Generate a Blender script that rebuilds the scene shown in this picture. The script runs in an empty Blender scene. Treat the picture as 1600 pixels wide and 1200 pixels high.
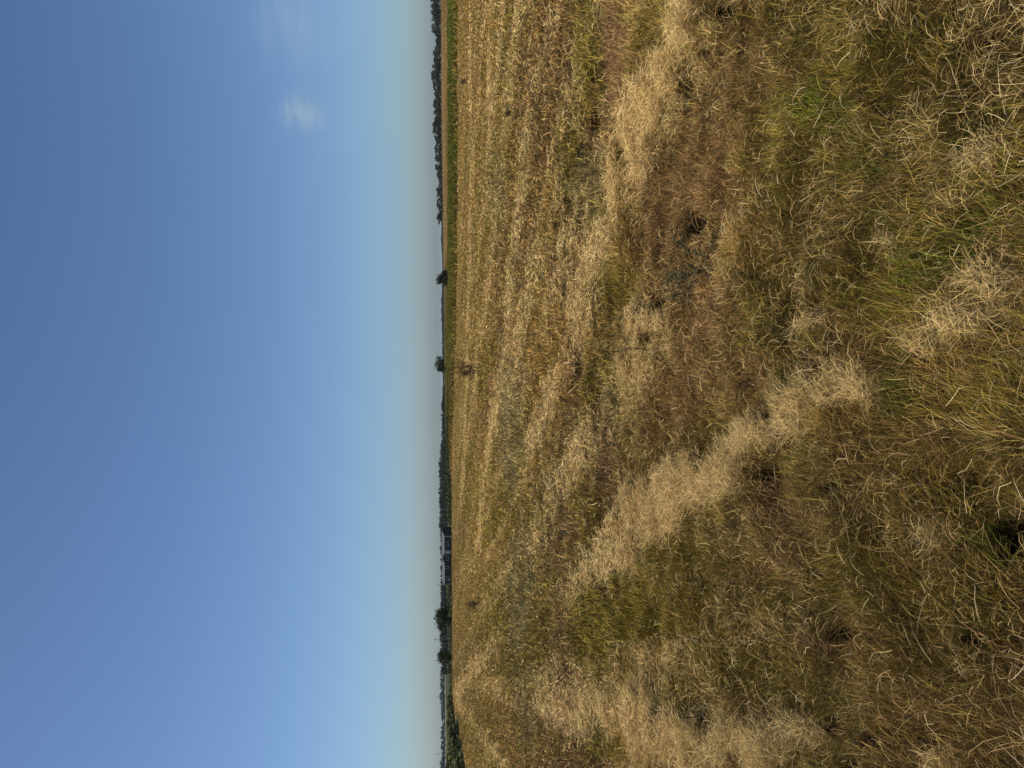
import bpy, math, random
import numpy as np
from mathutils import Matrix, Vector

# ------------------------------------------------------------------ camera
scene = bpy.context.scene
C = scene.collection
H0 = 1.60                       # eye height
FPX = 1200.0                    # focal length in photo pixels (photo 1600 x 1200)
HORX = 692.0                    # photo column of the horizon at mid height
ROLL = math.atan(0.008)
vh = HORX - 800.0
# forward / right / down of the upright view, pitched down
th = math.atan2(-vh * math.cos(ROLL), FPX)
F = np.array([0, math.cos(th), -math.sin(th)])
R0 = np.array([1.0, 0, 0])
D0 = np.array([0, -math.sin(th), -math.cos(th)])
RR = R0 * math.cos(ROLL) + D0 * math.sin(ROLL)
DD = D0 * math.cos(ROLL) - R0 * math.sin(ROLL)
cam_data = bpy.data.cameras.new('camera')
cam = bpy.data.objects.new('camera', cam_data); C.objects.link(cam)
M = Matrix(((DD[0], RR[0], -F[0], 0), (DD[1], RR[1], -F[1], 0), (DD[2], RR[2], -F[2], H0), (0, 0, 0, 1)))
cam.matrix_world = M
cam_data.sensor_fit = 'HORIZONTAL'; cam_data.sensor_width = 36.0
cam_data.lens = 36.0 * FPX / 1600.0
cam_data.clip_start = 0.05; cam_data.clip_end = 60000
scene.camera = cam

# ------------------------------------------------------------------ light
SUN_EL, SUN_AZ = math.radians(48), math.radians(-88)       # azimuth from +Y towards +X
world = bpy.data.worlds.new('World'); scene.world = world; world.use_nodes = True
nt = world.node_tree; nt.nodes.clear()
sky = nt.nodes.new('ShaderNodeTexSky'); sky.sky_type = 'NISHITA'; sky.sun_disc = False
sky.sun_elevation = SUN_EL; sky.sun_rotation = SUN_AZ
sky.altitude = 0; sky.air_density = 0.85; sky.dust_density = 1.1; sky.ozone_density = 4.5
bg = nt.nodes.new('ShaderNodeBackground'); bg.inputs[1].default_value = 0.094
out = nt.nodes.new('ShaderNodeOutputWorld')
wbn = nt.nodes.new('ShaderNodeVectorMath'); wbn.operation = 'MULTIPLY'; wbn.inputs[1].default_value = (0.99, 1.11, 1.20)      # colour balance of the sky
nt.links.new(sky.outputs[0], wbn.inputs[0]); nt.links.new(wbn.outputs[0], bg.inputs[0]); nt.links.new(bg.outputs[0], out.inputs[0])
sd = bpy.data.lights.new('sun', 'SUN'); sd.energy = 5.0; sd.angle = math.radians(0.5); sd.color = (1.0, 0.90, 0.72)
sun = bpy.data.objects.new('sun', sd); C.objects.link(sun)
sdir = Vector((math.sin(SUN_AZ) * math.cos(SUN_EL), math.cos(SUN_AZ) * math.cos(SUN_EL), math.sin(SUN_EL)))
sun.rotation_euler = sdir.to_track_quat('Z', 'Y').to_euler()
scene.view_settings.view_transform = 'Standard'; scene.view_settings.look = 'None'
scene.view_settings.exposure = 0.0; scene.view_settings.gamma = 1.0
try:
    scene.cycles.max_bounces = 6; scene.cycles.transparent_max_bounces = 8
    scene.cycles.diffuse_bounces = 3; scene.cycles.volume_bounces = 3
except Exception:
    pass

# ------------------------------------------------------------------ noise
def _h(ix, iy, s):
    n = (ix.astype(np.int64) * 374761393 + iy.astype(np.int64) * 668265263 + s * 1442695041) & 0x7fffffff
    n = ((n ^ (n >> 13)) * 1274126177) & 0x7fffffff
    n = (n ^ (n >> 16)) & 0xffffff
    return n / float(0xffffff)
def noise(x, y, s=0):
    ix = np.floor(x); iy = np.floor(y); fx = x - ix; fy = y - iy
    ix = ix.astype(np.int64); iy = iy.astype(np.int64)
    fx = fx * fx * fx * (fx * (fx * 6 - 15) + 10); fy = fy * fy * fy * (fy * (fy * 6 - 15) + 10)
    a = _h(ix, iy, s); b = _h(ix + 1, iy, s); c = _h(ix, iy + 1, s); d = _h(ix + 1, iy + 1, s)
    return (a * (1 - fx) + b * fx) * (1 - fy) + (c * (1 - fx) + d * fx) * fy
def fbm(x, y, s=0, o=3):
    t = 0; a = 0.5; n = 0
    for i in range(o):
        t = t + a * noise(x * (1.93 ** i) + 17.3 * i, y * (1.93 ** i) - 9.1 * i, s + i * 31); n += a; a *= 0.5
    return t / n
def sstep(a, b, x):
    t = np.clip((x - a) / (b - a), 0, 1); return t * t * (3 - 2 * t)

# ------------------------------------------------------------------ where things stand
def ray(px, py):
    d = F * FPX + RR * (600.0 - py) + DD * (px - 800.0)
    return d / math.hypot(d[0], d[1])          # per metre of plan distance
def spot(py, d):                                # plan point on the bearing of photo row py
    r = ray(HORX, py); return r[0] * d, r[1] * d
def topz(px, py, d):
    return H0 + ray(px, py)[2] * d
def to_px(x, y, z=0.0):                         # plan -> bearing / depth chart used to lay out the patches
    vx, vy, vz = x, y, z - H0
    f = vx * F[0] + vy * F[1] + vz * F[2]
    f = np.where(f > 0.3, f, 0.3)
    r = vx * RR[0] + vy * RR[1] + vz * RR[2]
    dn = vx * DD[0] + vy * DD[1] + vz * DD[2]
    return 800 + FPX * dn / f, 600 - FPX * r / f
def gpt(px, py):
    r = ray(px, py); t = -H0 / r[2]; return r[0] * t, r[1] * t

# the left-hand rim of the hay field: bearing -> distance; the ground falls away behind it
_rim = [(706.2, 760), (706.4, 870), (706.8, 1000), (706.5, 1080), (709.5, 1115), (716, 1145), (728.5, 1195), (745, 1260)]
_az = []; _rr = []
for px, py in _rim:
    x, y = gpt(px, py); _az.append(math.atan2(x, y)); _rr.append(math.hypot(x, y))
_az = np.array(_az[::-1]); _rr = np.array(_rr[::-1])
def rim(az):
    return np.interp(az, _az, _rr)
def terrain(x, y):
    x = np.asarray(x, float); y = np.asarray(y, float)
    r = np.hypot(x, y); az = np.arctan2(x, y)
    R = rim(az)
    left = sstep(-0.055, -0.14, az)                          # drop only on the left
    far_left = sstep(-0.22, -0.42, az)
    drop = -(2.3 + 1.6 * far_left) * sstep(0, 55, r - R) * left
    rise = left * sstep(330, 1500, r) * 6.0
    rise = rise + (1 - left) * sstep(300, 420, r) * 0.9 * sstep(0.1, 0.3, az)
    z = drop + rise
    z = z - 1.0 * sstep(1500, 4000, r)
    return z
DIR = np.array([-0.40, 1.0]); DIR /= np.linalg.norm(DIR)     # heading of the mowing rows
PER = np.array([DIR[1], -DIR[0]])
def rowc(x, y):
    return x * PER[0] + y * PER[1], x * DIR[0] + y * DIR[1]

# patches of the field: (px, py, rx, ry, kind, weight)
STRAW, GOLD, BROWN, OLIVE, GREEN, SAGE, PURP, DARK = range(8)
COL = np.array([(0.73, 0.60, 0.355), (0.335, 0.235, 0.088), (0.250, 0.168, 0.090), (0.215, 0.185, 0.045),
                (0.095, 0.135, 0.022), (0.27, 0.235, 0.125), (0.27, 0.185, 0.110), (0.070, 0.058, 0.032)]) * np.array([1.02, 0.90, 0.66])
P = []
def band(pts, w, kind, wt=3.0):
    for (x0, y0), (x1, y1) in zip(pts[:-1], pts[1:]):
        P.append(('b', x0, y0, x1, y1, w, kind, wt))
def sp(px, py, rx, ry, kind, wt=2.5, ang=0):
    P.append(('s', px, py, rx, ry, kind, wt, ang))
# lying straw windrows
band([(712, 1084), (760, 1020), (800, 985)], 4, STRAW, 2.2)
band([(714, 1092), (740, 1130), (768, 1165), (790, 1200)], 3.2, STRAW, 2.6)
band([(905, 925), (935, 880), (975, 845)], 15, STRAW, 3)
band([(975, 845), (1030, 790), (1085, 755)], 28, STRAW, 3)
band([(1085, 755), (1150, 730), (1215, 670)], 26, STRAW, 2.8)
band([(1215, 670), (1290, 615), (1370, 600)], 24, STRAW, 2.6)
band([(838, 690), (860, 625), (884, 560), (902, 495)], 9, STRAW, 2.6)
band([(902, 495), (926, 425), (955, 350), (975, 290), (1004, 250)], 14, STRAW, 4.5)
band([(1000, 260), (1015, 190), (1050, 120), (1085, 50), (1108, 0)], 17, STRAW, 3.4)
band([(975, 290), (1000, 240)], 12, STRAW, 2)
band([(802, 420), (792, 540), (777, 640), (761, 750), (748, 850)], 4, STRAW, 2.2)
band([(806, 400), (818, 300), (822, 220), (845, 100), (866, 20)], 6, STRAW, 1.4)
band([(900, 290), (898, 350), (875, 440), (864, 520)], 6, STRAW, 1.6)
band([(960, 120), (980, 30), (990, -40)], 8, STRAW, 1.5)
band([(765, 0), (768, 200), (770, 330)], 2.5, STRAW, 1.4)
band([(735, 0), (738, 300), (730, 560), (722, 800)], 2, STRAW, 1.0)
band([(880, 1090), (940, 1110), (1020, 1110)], 30, STRAW, 2.4)
band([(1040, 1130), (1090, 1155), (1120, 1200)], 34, STRAW, 2.8)
band([(1130, 1190), (1200, 1160), (1240, 1175)], 26, STRAW, 2.4)
sp(860, 1100, 22, 22, STRAW, 1.5); sp(1000, 1190, 30, 30, STRAW, 1.5)
sp(1420, 372, 16, 10, STRAW, 4); sp(1265, 490, 24, 10, STRAW, 2.4); sp(1322, 575, 30, 22, STRAW, 2.0)
sp(1540, 500, 36, 18, STRAW, 2.4); sp(1585, 440, 24, 40, STRAW, 3.2); sp(1470, 535, 26, 18, STRAW, 2)
sp(1590, 245, 26, 26, STRAW, 4); sp(1470, 825, 22, 20, STRAW, 1.8); sp(1510, 300, 26, 8, STRAW, 2)
sp(1016, 490, 14, 14, STRAW, 2.6); sp(982, 590, 10, 18, STRAW, 2); sp(1500, 1180, 40, 18, STRAW, 1.5)
sp(1415, 45, 24, 16, STRAW, 1.6); sp(1330, 50, 18, 12, STRAW, 1.2); sp(1265, 1140, 30, 24, STRAW, 2.2)
# olive / green standing grass
sp(960, 985, 60, 60, OLIVE, 2.6); sp(1050, 960, 60, 40, OLIVE, 2); sp(1080, 860, 60, 26, OLIVE, 1.8)
sp(960, 450, 34, 24, OLIVE, 2.2); sp(950, 620, 38, 34, OLIVE, 1.8); sp(925, 60, 24, 90, OLIVE, 2.6)
sp(925, 290, 20, 50, SAGE, 3.2); sp(940, 340, 14, 30, OLIVE, 1.5); sp(955, 655, 16, 50, SAGE, 1.6)
sp(890, 230, 14, 60, OLIVE, 2.2); sp(875, 520, 16, 60, GOLD, 2); sp(845, 560, 12, 70, GOLD, 2.4)
sp(1290, 170, 40, 34, GREEN, 2.0); sp(1370, 90, 60, 50, OLIVE, 2); sp(1540, 210, 34, 24, GREEN, 2.0)
sp(1560, 350, 34, 34, GREEN, 2.2); sp(1500, 410, 50, 26, GREEN, 1.7); sp(1430, 605, 20, 30, GREEN, 1.8)
sp(1380, 470, 60, 30, OLIVE, 2); sp(1560, 640, 50, 40, OLIVE, 1.2); sp(1520, 760, 60, 50, OLIVE, .9); sp(1430, 700, 60, 30, BROWN, .9)
sp(1385, 260, 30, 24, GREEN, 1.2); sp(1230, 1050, 50, 40, OLIVE, 2); sp(1120, 1050, 50, 40, OLIVE, 1.6)
sp(1350, 900, 60, 50, OLIVE, 1.4); sp(1500, 960, 60, 60, OLIVE, 1.3); sp(1200, 930, 40, 40, OLIVE, 1.2)
sp(1075, 1100, 16, 24, GREEN, 1.4); sp(960, 1165, 26, 24, OLIVE, 2.2); sp(830, 1060, 40, 40, OLIVE, 1.0)
sp(1250, 270, 60, 60, OLIVE, 1.3); sp(1180, 40, 40, 30, OLIVE, 1.0); sp(1450, 1060, 60, 30, OLIVE, 1)
sp(1395, 350, 20, 14, GREEN, 1.6); sp(1270, 600, 30, 16, SAGE, 1.8); sp(750, 1130, 25, 25, OLIVE, 1.4)
sp(770, 780, 40, 60, OLIVE, 0.9); sp(790, 960, 40, 50, OLIVE, 1.0)
# grey-green and greyish purple seed heads
sp(812, 930, 14, 80, SAGE, 2.8); sp(802, 690, 16, 60, SAGE, 2.6); sp(830, 1110, 14, 50, SAGE, 1.4); sp(790, 580, 8, 60, SAGE, 1.4)
sp(780, 300, 14, 60, SAGE, 1.4); sp(950, 720, 18, 60, PURP, 2.4); sp(885, 830, 16, 60, PURP, 2)
sp(985, 80, 26, 70, PURP, 2.6); sp(975, 190, 24, 40, PURP, 2.0); sp(895, 60, 24, 60, BROWN, 0.8)
sp(900, 580, 12, 60, PURP, 1.6); sp(892, 1000, 14, 70, PURP, 1.8); sp(880, 440, 16, 40, PURP, 1.2)
sp(1040, 330, 40, 60, BROWN, 2.4); sp(1090, 480, 50, 60, BROWN, 2.2); sp(1060, 620, 50, 60, BROWN, 2.2)
sp(1120, 250, 55, 75, BROWN, 2.4); sp(1080, 420, 60, 90, BROWN, 1.6); sp(1170, 90, 50, 60, BROWN, 2.0); sp(1170, 600, 50, 50, BROWN, 2.4)
sp(1220, 760, 30, 40, BROWN, 2.4); sp(1270, 830, 40, 40, BROWN, 2.0); sp(1220, 890, 60, 26, BROWN, 1.6)
sp(1100, 560, 40, 40, PURP, 1.4); sp(860, 160, 30, 90, BROWN, 1.4); sp(850, 330, 20, 60, GOLD, 1.6)
sp(1180, 380, 30, 40, GOLD, 1.8); sp(1340, 650, 40, 24, GOLD, 2.2); sp(1330, 540, 60, 24, BROWN, 1.4)
sp(1310, 1000, 60, 60, BROWN, 1.2); sp(1460, 1090, 60, 40, BROWN, 1.3); sp(1400, 330, 30, 10, BROWN, 1)
sp(1500, 560, 50, 18, GOLD, 1.2); sp(1400, 150, 60, 26, BROWN, 1.0); sp(1180, 700, 30, 20, OLIVE, 0.6)
sp(1590, 832, 26, 34, DARK, 5); sp(1560, 840, 40, 30, GREEN, 1.6); sp(1225, 745, 26, 30, DARK, .9); sp(1080, 1100, 24, 26, DARK, .9); sp(1320, 1135, 26, 30, DARK, 1.0)  # first dark patch: dark green tuft with its shadow painted into the colour
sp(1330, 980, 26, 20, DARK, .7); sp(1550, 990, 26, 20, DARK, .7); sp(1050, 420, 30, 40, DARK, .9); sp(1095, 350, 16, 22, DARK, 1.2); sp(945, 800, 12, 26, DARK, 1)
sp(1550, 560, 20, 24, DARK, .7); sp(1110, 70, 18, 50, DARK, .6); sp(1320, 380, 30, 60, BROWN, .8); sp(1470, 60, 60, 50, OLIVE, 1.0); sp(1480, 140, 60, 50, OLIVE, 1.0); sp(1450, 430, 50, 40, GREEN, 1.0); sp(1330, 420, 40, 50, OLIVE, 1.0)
# dark gaps between tufts: (px, py, rx, ry) bare, shaded hollows
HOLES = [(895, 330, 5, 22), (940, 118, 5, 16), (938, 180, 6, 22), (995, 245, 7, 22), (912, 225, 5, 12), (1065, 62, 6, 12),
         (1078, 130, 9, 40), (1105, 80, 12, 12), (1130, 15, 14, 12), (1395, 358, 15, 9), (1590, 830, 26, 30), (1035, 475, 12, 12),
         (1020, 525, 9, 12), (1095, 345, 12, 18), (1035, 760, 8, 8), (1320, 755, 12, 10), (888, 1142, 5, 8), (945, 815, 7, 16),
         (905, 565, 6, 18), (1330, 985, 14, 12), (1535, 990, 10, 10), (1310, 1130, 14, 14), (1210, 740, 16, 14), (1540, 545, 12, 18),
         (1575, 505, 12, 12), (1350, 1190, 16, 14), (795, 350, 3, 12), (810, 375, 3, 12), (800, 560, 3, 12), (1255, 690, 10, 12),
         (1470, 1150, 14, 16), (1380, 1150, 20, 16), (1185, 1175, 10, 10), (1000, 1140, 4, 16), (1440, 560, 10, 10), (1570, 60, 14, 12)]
def weights(x, y):
    """mix of grass kinds at plan points"""
    n = len(x); r = np.hypot(x, y)
    u, v = rowc(x, y)
    w = np.zeros((n, 8))
    near = sstep(7, 3, r); far = sstep(15, 50, r)
    sc = 1 + r * 0.03
    sq = np.sqrt(sc); um = u + 0.5 * (fbm(v / 9.0, v * 0 + 3.3, 61, 2) - .5); lng = 1 + 4 * sstep(5, 14, r); a = fbm(um / (0.9 * sq), v / (4.5 * sc * lng), 3); b = fbm(um / (0.8 * sq), v / (3.2 * sc * lng), 11); c = fbm(u / (0.5 * sc), v / (1.1 * sc), 23)
    e = fbm(x / 0.45, y / 0.45, 41); g = fbm(um / (0.55 * sq), v / (14 * sc * lng), 51, 2)
    w[:, STRAW] = 0.35 + 2.4 * (1 - .8 * far) * (1 - .25 * sstep(8, 14, r)) * sstep(0.56, 0.70, g) * (1 - near) + 0.1 * far + 0.15 * near + 0.55 * sstep(0.62, 0.74, e) * near
    w[:, GOLD] = 0.55 + 1.4 * sstep(0.5, 0.7, a) + 0.35 * far
    w[:, BROWN] = 0.55 + 0.45 * sstep(13, 8, r) + 1.7 * sstep(0.5, 0.66, b) * (1 - 0.6 * far) + 0.5 * near
    w[:, OLIVE] = 0.45 + 0.5 * far * sstep(.4, .6, a) + 1.3 * sstep(0.5, 0.68, c) + 0.8 * sstep(0.5, 0.3, a) + 0.9 * near
    w[:, GREEN] = 0.08 + 1.1 * near * sstep(0.42, 0.6, c)
    w[:, SAGE] = 0.12 + 0.5 * sstep(0.55, 0.75, 1 - b) * (1 - near)
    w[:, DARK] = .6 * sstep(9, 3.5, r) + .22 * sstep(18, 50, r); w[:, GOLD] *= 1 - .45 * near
    w[:, PURP] = 0.2 + .35 * far + 0.6 * sstep(0.55, 0.7, 1 - a)
    px, py = to_px(x, y, np.zeros(n))
    jx = (fbm(x / (0.3 * sc), y / (0.3 * sc), 71) - .5) + .7 * (noise(x / (0.07 * sc), y / (0.07 * sc), 77) - .5); jy = (fbm(x / (0.3 * sc), y / (0.3 * sc), 83) - .5) + .7 * (noise(x / (0.07 * sc), y / (0.07 * sc), 89) - .5)
    sx = np.clip((px - HORX) * 0.11, 1, 60)
    qx = px + jx * sx; qy = py + jy * 45
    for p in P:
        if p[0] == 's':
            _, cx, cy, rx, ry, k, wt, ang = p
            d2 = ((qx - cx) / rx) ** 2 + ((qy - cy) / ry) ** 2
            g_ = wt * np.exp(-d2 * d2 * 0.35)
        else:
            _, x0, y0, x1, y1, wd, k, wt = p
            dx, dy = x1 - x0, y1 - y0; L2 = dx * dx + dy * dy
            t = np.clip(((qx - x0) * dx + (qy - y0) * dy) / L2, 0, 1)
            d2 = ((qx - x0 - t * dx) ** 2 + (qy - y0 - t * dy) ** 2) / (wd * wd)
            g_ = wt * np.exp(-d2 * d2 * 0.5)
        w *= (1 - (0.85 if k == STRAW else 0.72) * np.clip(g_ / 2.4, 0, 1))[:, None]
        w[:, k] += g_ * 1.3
    # the green strip of weeds crossing the field on the right
    strip = green_strip(px, py)
    w *= (1 - 0.90 * strip)[:, None]; w[:, GREEN] += strip * 2.6 * np.clip(1.0 - (py - 250) / 500, .3, 1); w[:, OLIVE] += strip * (.5 + 1.2 * np.clip(py / 500, 0.1, 1)); w[:, DARK] += strip * 1.1; w[:, BROWN] += strip * .3
    tanf = sstep(702, 700, px) * sstep(560, 420, py) * (px > HORX - 6)
    w[:, PURP] += 3 * tanf; w[:, GREEN] *= 1 - tanf; 
    return w, strip
def green_strip(px, py):
    lo = np.interp(py, [0, 250, 370, 440, 620, 760, 800], [703, 703, 702, 694.5, 692, 694, 699]) + 1.1 * np.sin(py / 9.0) * np.sin(py / 23.0)
    hi = np.interp(py, [0, 250, 400, 500, 620, 760, 800], [714.5, 715.5, 714, 713, 709, 704, 702]) + 1.0 * np.sin(py / 11.0 + 1) * np.sin(py / 31.0)
    e = 1.3
    return sstep(lo - e, lo + e, px) * sstep(hi + e, hi - e, px) * sstep(815, 790, py) * (px > 640)
def holes(x, y):
    px, py = to_px(x, y, np.zeros(len(x)))
    m = np.zeros(len(x))
    for cx, cy, rx, ry in HOLES:
        d2 = ((px - cx) / rx) ** 2 + ((py - cy) / ry) ** 2
        m = np.maximum(m, np.exp(-d2 * d2 * 0.5))
    return m
def relief(x, y):
    r = np.hypot(x, y); u, v = rowc(x, y)
    f1 = sstep(60, 8, r); 
    z = 0.13 * (fbm(u / 0.85, v / 1.9, 101) - 0.5) * (0.25 + 0.75 * f1)
    z += 0.12 * (fbm(x / 0.24, y / 0.24, 131, 2) - 0.5) * sstep(30, 8, r)
    z += 0.16 * (fbm(u / 2.6, v / 14.0, 151, 2) - 0.5) * sstep(220, 60, r)
    return z
def ground_z(x, y):
    z = terrain(x, y) + relief(x, y)
    r = np.hypot(x, y)
    m = (r < 40)
    if m.any():
        hz = np.zeros(len(x)); hz[m] = holes(x[m], y[m]); z = z - 0.15 * hz
    return z

# ------------------------------------------------------------------ mesh helpers
def tag(o, label=None, cat=None, group=None, kind=None):
    if label: o['label'] = label
    if cat: o['category'] = cat
    if group: o['group'] = group
    if kind: o['kind'] = kind
    return o
def np_mesh(name, verts, tris=None, quads=None, mat=None, colors=None, parent=None, smooth=False, loc=(0, 0, 0)):
    me = bpy.data.meshes.new(name)
    nv = len(verts); me.vertices.add(nv); me.vertices.foreach_set('co', np.ascontiguousarray(verts, np.float32).ravel())
    loops = []; starts = []; tot = 0; cnt = 0
    arrs = []
    if quads is not None and len(quads): arrs.append((np.asarray(quads, np.int32), 4))
    if tris is not None and len(tris): arrs.append((np.asarray(tris, np.int32), 3))
    ls = np.concatenate([a.ravel() for a, k in arrs])
    st = []
    off = 0
    for a, k in arrs:
        st.append(off + np.arange(len(a)) * k); off += len(a) * k
    st = np.concatenate(st).astype(np.int32)
    me.loops.add(len(ls)); me.loops.foreach_set('vertex_index', ls)
    me.polygons.add(len(st)); me.polygons.foreach_set('loop_start', st)
    me.update(calc_edges=True)
    if colors is not None:
        ca = me.color_attributes.new('Col', 'FLOAT_COLOR', 'POINT')
        c4 = np.ones((nv, 4), np.float32); c4[:, :3] = colors
        ca.data.foreach_set('color', c4.ravel())
    if smooth:
        me.polygons.foreach_set('use_smooth', np.ones(len(st), bool))
    if mat: me.materials.append(mat)
    o = bpy.data.objects.new(name, me); C.objects.link(o); o.location = loc
    if parent: o.parent = parent
    return o
class MB:
    """collects simple solids into one mesh"""
    def __init__(s): s.v = []; s.q = []; s.t = []
    def box(s, a, b):
        (x0, y0, z0), (x1, y1, z1) = a, b; n = len(s.v)
        s.v += [(x0, y0, z0), (x1, y0, z0), (x1, y1, z0), (x0, y1, z0), (x0, y0, z1), (x1, y0, z1), (x1, y1, z1), (x0, y1, z1)]
        for f in ((0, 3, 2, 1), (4, 5, 6, 7), (0, 1, 5, 4), (1, 2, 6, 5), (2, 3, 7, 6), (3, 0, 4, 7)): s.q.append(tuple(n + i for i in f))
    def tube(s, pts, rad, k=6):
        pts = [Vector(p) for p in pts]; n0 = len(s.v)
        for i, p in enumerate(pts):
            d = (pts[min(i + 1, len(pts) - 1)] - pts[max(i - 1, 0)]).normalized()
            a = d.orthogonal().normalized(); b = d.cross(a)
            for j in range(k):
                t = 2 * math.pi * j / k; q = p + (a * math.cos(t) + b * math.sin(t)) * rad[i]; s.v.append(tuple(q))
        for i in range(len(pts) - 1):
            for j in range(k):
                a = n0 + i * k + j; b = n0 + i * k + (j + 1) % k; s.q.append((a, b, b + k, a + k))
        c = len(s.v); s.v.append(tuple(pts[-1])); e = n0 + (len(pts) - 1) * k
        for j in range(k): s.t.append((e + j, e + (j + 1) % k, c))
    def poly(s, pts):
        n = len(s.v); s.v += [tuple(p) for p in pts]
        if len(pts) == 4: s.q.append((n, n + 1, n + 2, n + 3))
        else:
            for i in range(1, len(pts) - 1): s.t.append((n, n + i, n + i + 1))
    def build(s, name, mat, parent=None, loc=(0, 0, 0), smooth=False):
        return np_mesh(name, np.array(s.v), s.t, s.q, mat, None, parent, smooth, loc)

def mat_new(name):
    m = bpy.data.materials.new(name); m.use_nodes = True; n = m.node_tree
    return m, n, n.nodes['Principled BSDF']
def mat_plain(name, col, rough=0.9, var=0.25, scale=3.0):
    m, n, b = mat_new(name)
    tc = n.nodes.new('ShaderNodeTexCoord'); no = n.nodes.new('ShaderNodeTexNoise'); no.inputs['Scale'].default_value = scale
    no.inputs['Detail'].default_value = 5
    n.links.new(tc.outputs['Object'], no.inputs['Vector'])
    cr = n.nodes.new('ShaderNodeValToRGB')
    cr.color_ramp.elements[0].position = .3; cr.color_ramp.elements[1].position = .7
    cr.color_ramp.elements[0].color = tuple(c * (1 - var) for c in col) + (1,)
    cr.color_ramp.elements[1].color = tuple(c * (1 + var) for c in col) + (1,)
    n.links.new(no.outputs['Fac'], cr.inputs[0]); n.links.new(cr.outputs[0], b.inputs['Base Color'])
    b.inputs['Roughness'].default_value = rough; b.inputs['Specular IOR Level'].default_value = 0.2
    return m
def mat_blade(name, transl=0.3):
    m, n, b = mat_new(name)
    at = n.nodes.new('ShaderNodeAttribute'); at.attribute_name = 'Col'
    n.links.new(at.outputs['Color'], b.inputs['Base Color'])
    b.inputs['Roughness'].default_value = 0.6; b.inputs['Specular IOR Level'].default_value = 0.04
    tr = n.nodes.new('ShaderNodeBsdfTranslucent'); n.links.new(at.outputs['Color'], tr.inputs['Color'])
    mx = n.nodes.new('ShaderNodeMixShader'); mx.inputs[0].default_value = transl
    n.links.new(b.outputs[0], mx.inputs[1]); n.links.new(tr.outputs[0], mx.inputs[2])
    n.links.new(mx.outputs[0], n.nodes['Material Output'].inputs['Surface'])
    return m

# ------------------------------------------------------------------ ground sheet
def colour_mix(w):
    p = w / w.sum(1, keepdims=True); return p @ COL
rad = np.concatenate([np.geomspace(0.25, 300, 560), np.geomspace(310, 6000, 70)])
azs = np.concatenate([np.linspace(-math.pi, -0.75, 40)[:-1], np.linspace(-0.75, 0.75, 620), np.linspace(0.75, math.pi, 40)[1:]])
A, Rg = np.meshgrid(azs, rad); gx = (Rg * np.sin(A)).ravel(); gy = (Rg * np.cos(A)).ravel()
gw, gstrip = weights(gx, gy)
gc = colour_mix(gw)
gr = np.hypot(gx, gy); gaz = np.arctan2(gx, gy)
out_ = sstep(0, 12, gr - rim(gaz)) * sstep(-0.055, -0.1, gaz)         # scrub beyond the rim
scrub = np.array([0.075, 0.078, 0.028]); pale = np.array([0.30, 0.27, 0.17])
fl = fbm(gx / 60, gy / 60, 201)
sc_col = scrub[None] * (0.6 + 0.9 * fl[:, None])
far_pale = sstep(1180, 1230, gr) * sstep(1460, 1420, gr) * sstep(-0.3, -0.32, gaz)
sc_col = sc_col * (1 - far_pale[:, None]) + pale[None] * far_pale[:, None]
gc = gc * (1 - out_[:, None]) + sc_col * out_[:, None]
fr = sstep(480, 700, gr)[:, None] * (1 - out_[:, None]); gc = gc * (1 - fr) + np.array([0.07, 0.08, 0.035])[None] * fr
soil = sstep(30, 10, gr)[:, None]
gc = gc * (1 - 0.2 - 0.66 * soil) * (0.72 + 0.56 * fbm(gx / (0.05 * gr + .3), gy / (0.012 * gr + .3), 777))[:, None]; gc = gc * (1 - .22 * sstep(120, 160, gr))[:, None]                                            # thatch and soil between the blades, with the shade of the gaps put into the colour
gz = ground_z(gx, gy)
nA = len(azs); nR = len(rad)
i = np.arange(nR - 1)[:, None]; j = np.arange(nA - 1)[None]
a = (i * nA + j).ravel(); quads = np.stack([a, a + 1, a + nA + 1, a + nA], 1)
mg, n, b = mat_new('field_ground')
at = n.nodes.new('ShaderNodeAttribute'); at.attribute_name = 'Col'
tc = n.nodes.new('ShaderNodeTexCoord')
n1 = n.nodes.new('ShaderNodeTexNoise'); n1.inputs['Scale'].default_value = 38; n1.inputs['Detail'].default_value = 6
mp = n.nodes.new('ShaderNodeMapping'); mp.inputs['Scale'].default_value = (1.0, 0.35, 1.0); mp.inputs['Rotation'].default_value = (0, 0, math.radians(-22))
n.links.new(tc.outputs['Object'], mp.inputs[0]); n.links.new(mp.outputs[0], n1.inputs['Vector'])
n2 = n.nodes.new('ShaderNodeTexNoise'); n2.inputs['Scale'].default_value = 1.7; n2.inputs['Detail'].default_value = 8; n.links.new(mp.outputs[0], n2.inputs['Vector'])
ad = n.nodes.new('ShaderNodeMath'); ad.operation = 'ADD'; n.links.new(n1.outputs['Fac'], ad.inputs[0]); n.links.new(n2.outputs['Fac'], ad.inputs[1])
mr = n.nodes.new('ShaderNodeMapRange'); mr.inputs['From Min'].default_value = 0.65; mr.inputs['From Max'].default_value = 1.35
mr.inputs['To Min'].default_value = 0.55; mr.inputs['To Max'].default_value = 1.45; n.links.new(ad.outputs[0], mr.inputs['Value'])
mm = n.nodes.new('ShaderNodeVectorMath'); mm.operation = 'SCALE'; n.links.new(at.outputs['Color'], mm.inputs[0]); n.links.new(mr.outputs[0], mm.inputs['Scale'])
n.links.new(mm.outputs[0], b.inputs['Base Color']); b.inputs['Roughness'].default_value = 1; b.inputs['Specular IOR Level'].default_value = 0.05
bp = n.nodes.new('ShaderNodeBump'); bp.inputs['Distance'].default_value = 0.04; bp.inputs['Strength'].default_value = 0.7
n.links.new(ad.outputs[0], bp.inputs['Height']); n.links.new(bp.outputs[0], b.inputs['Normal'])
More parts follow.
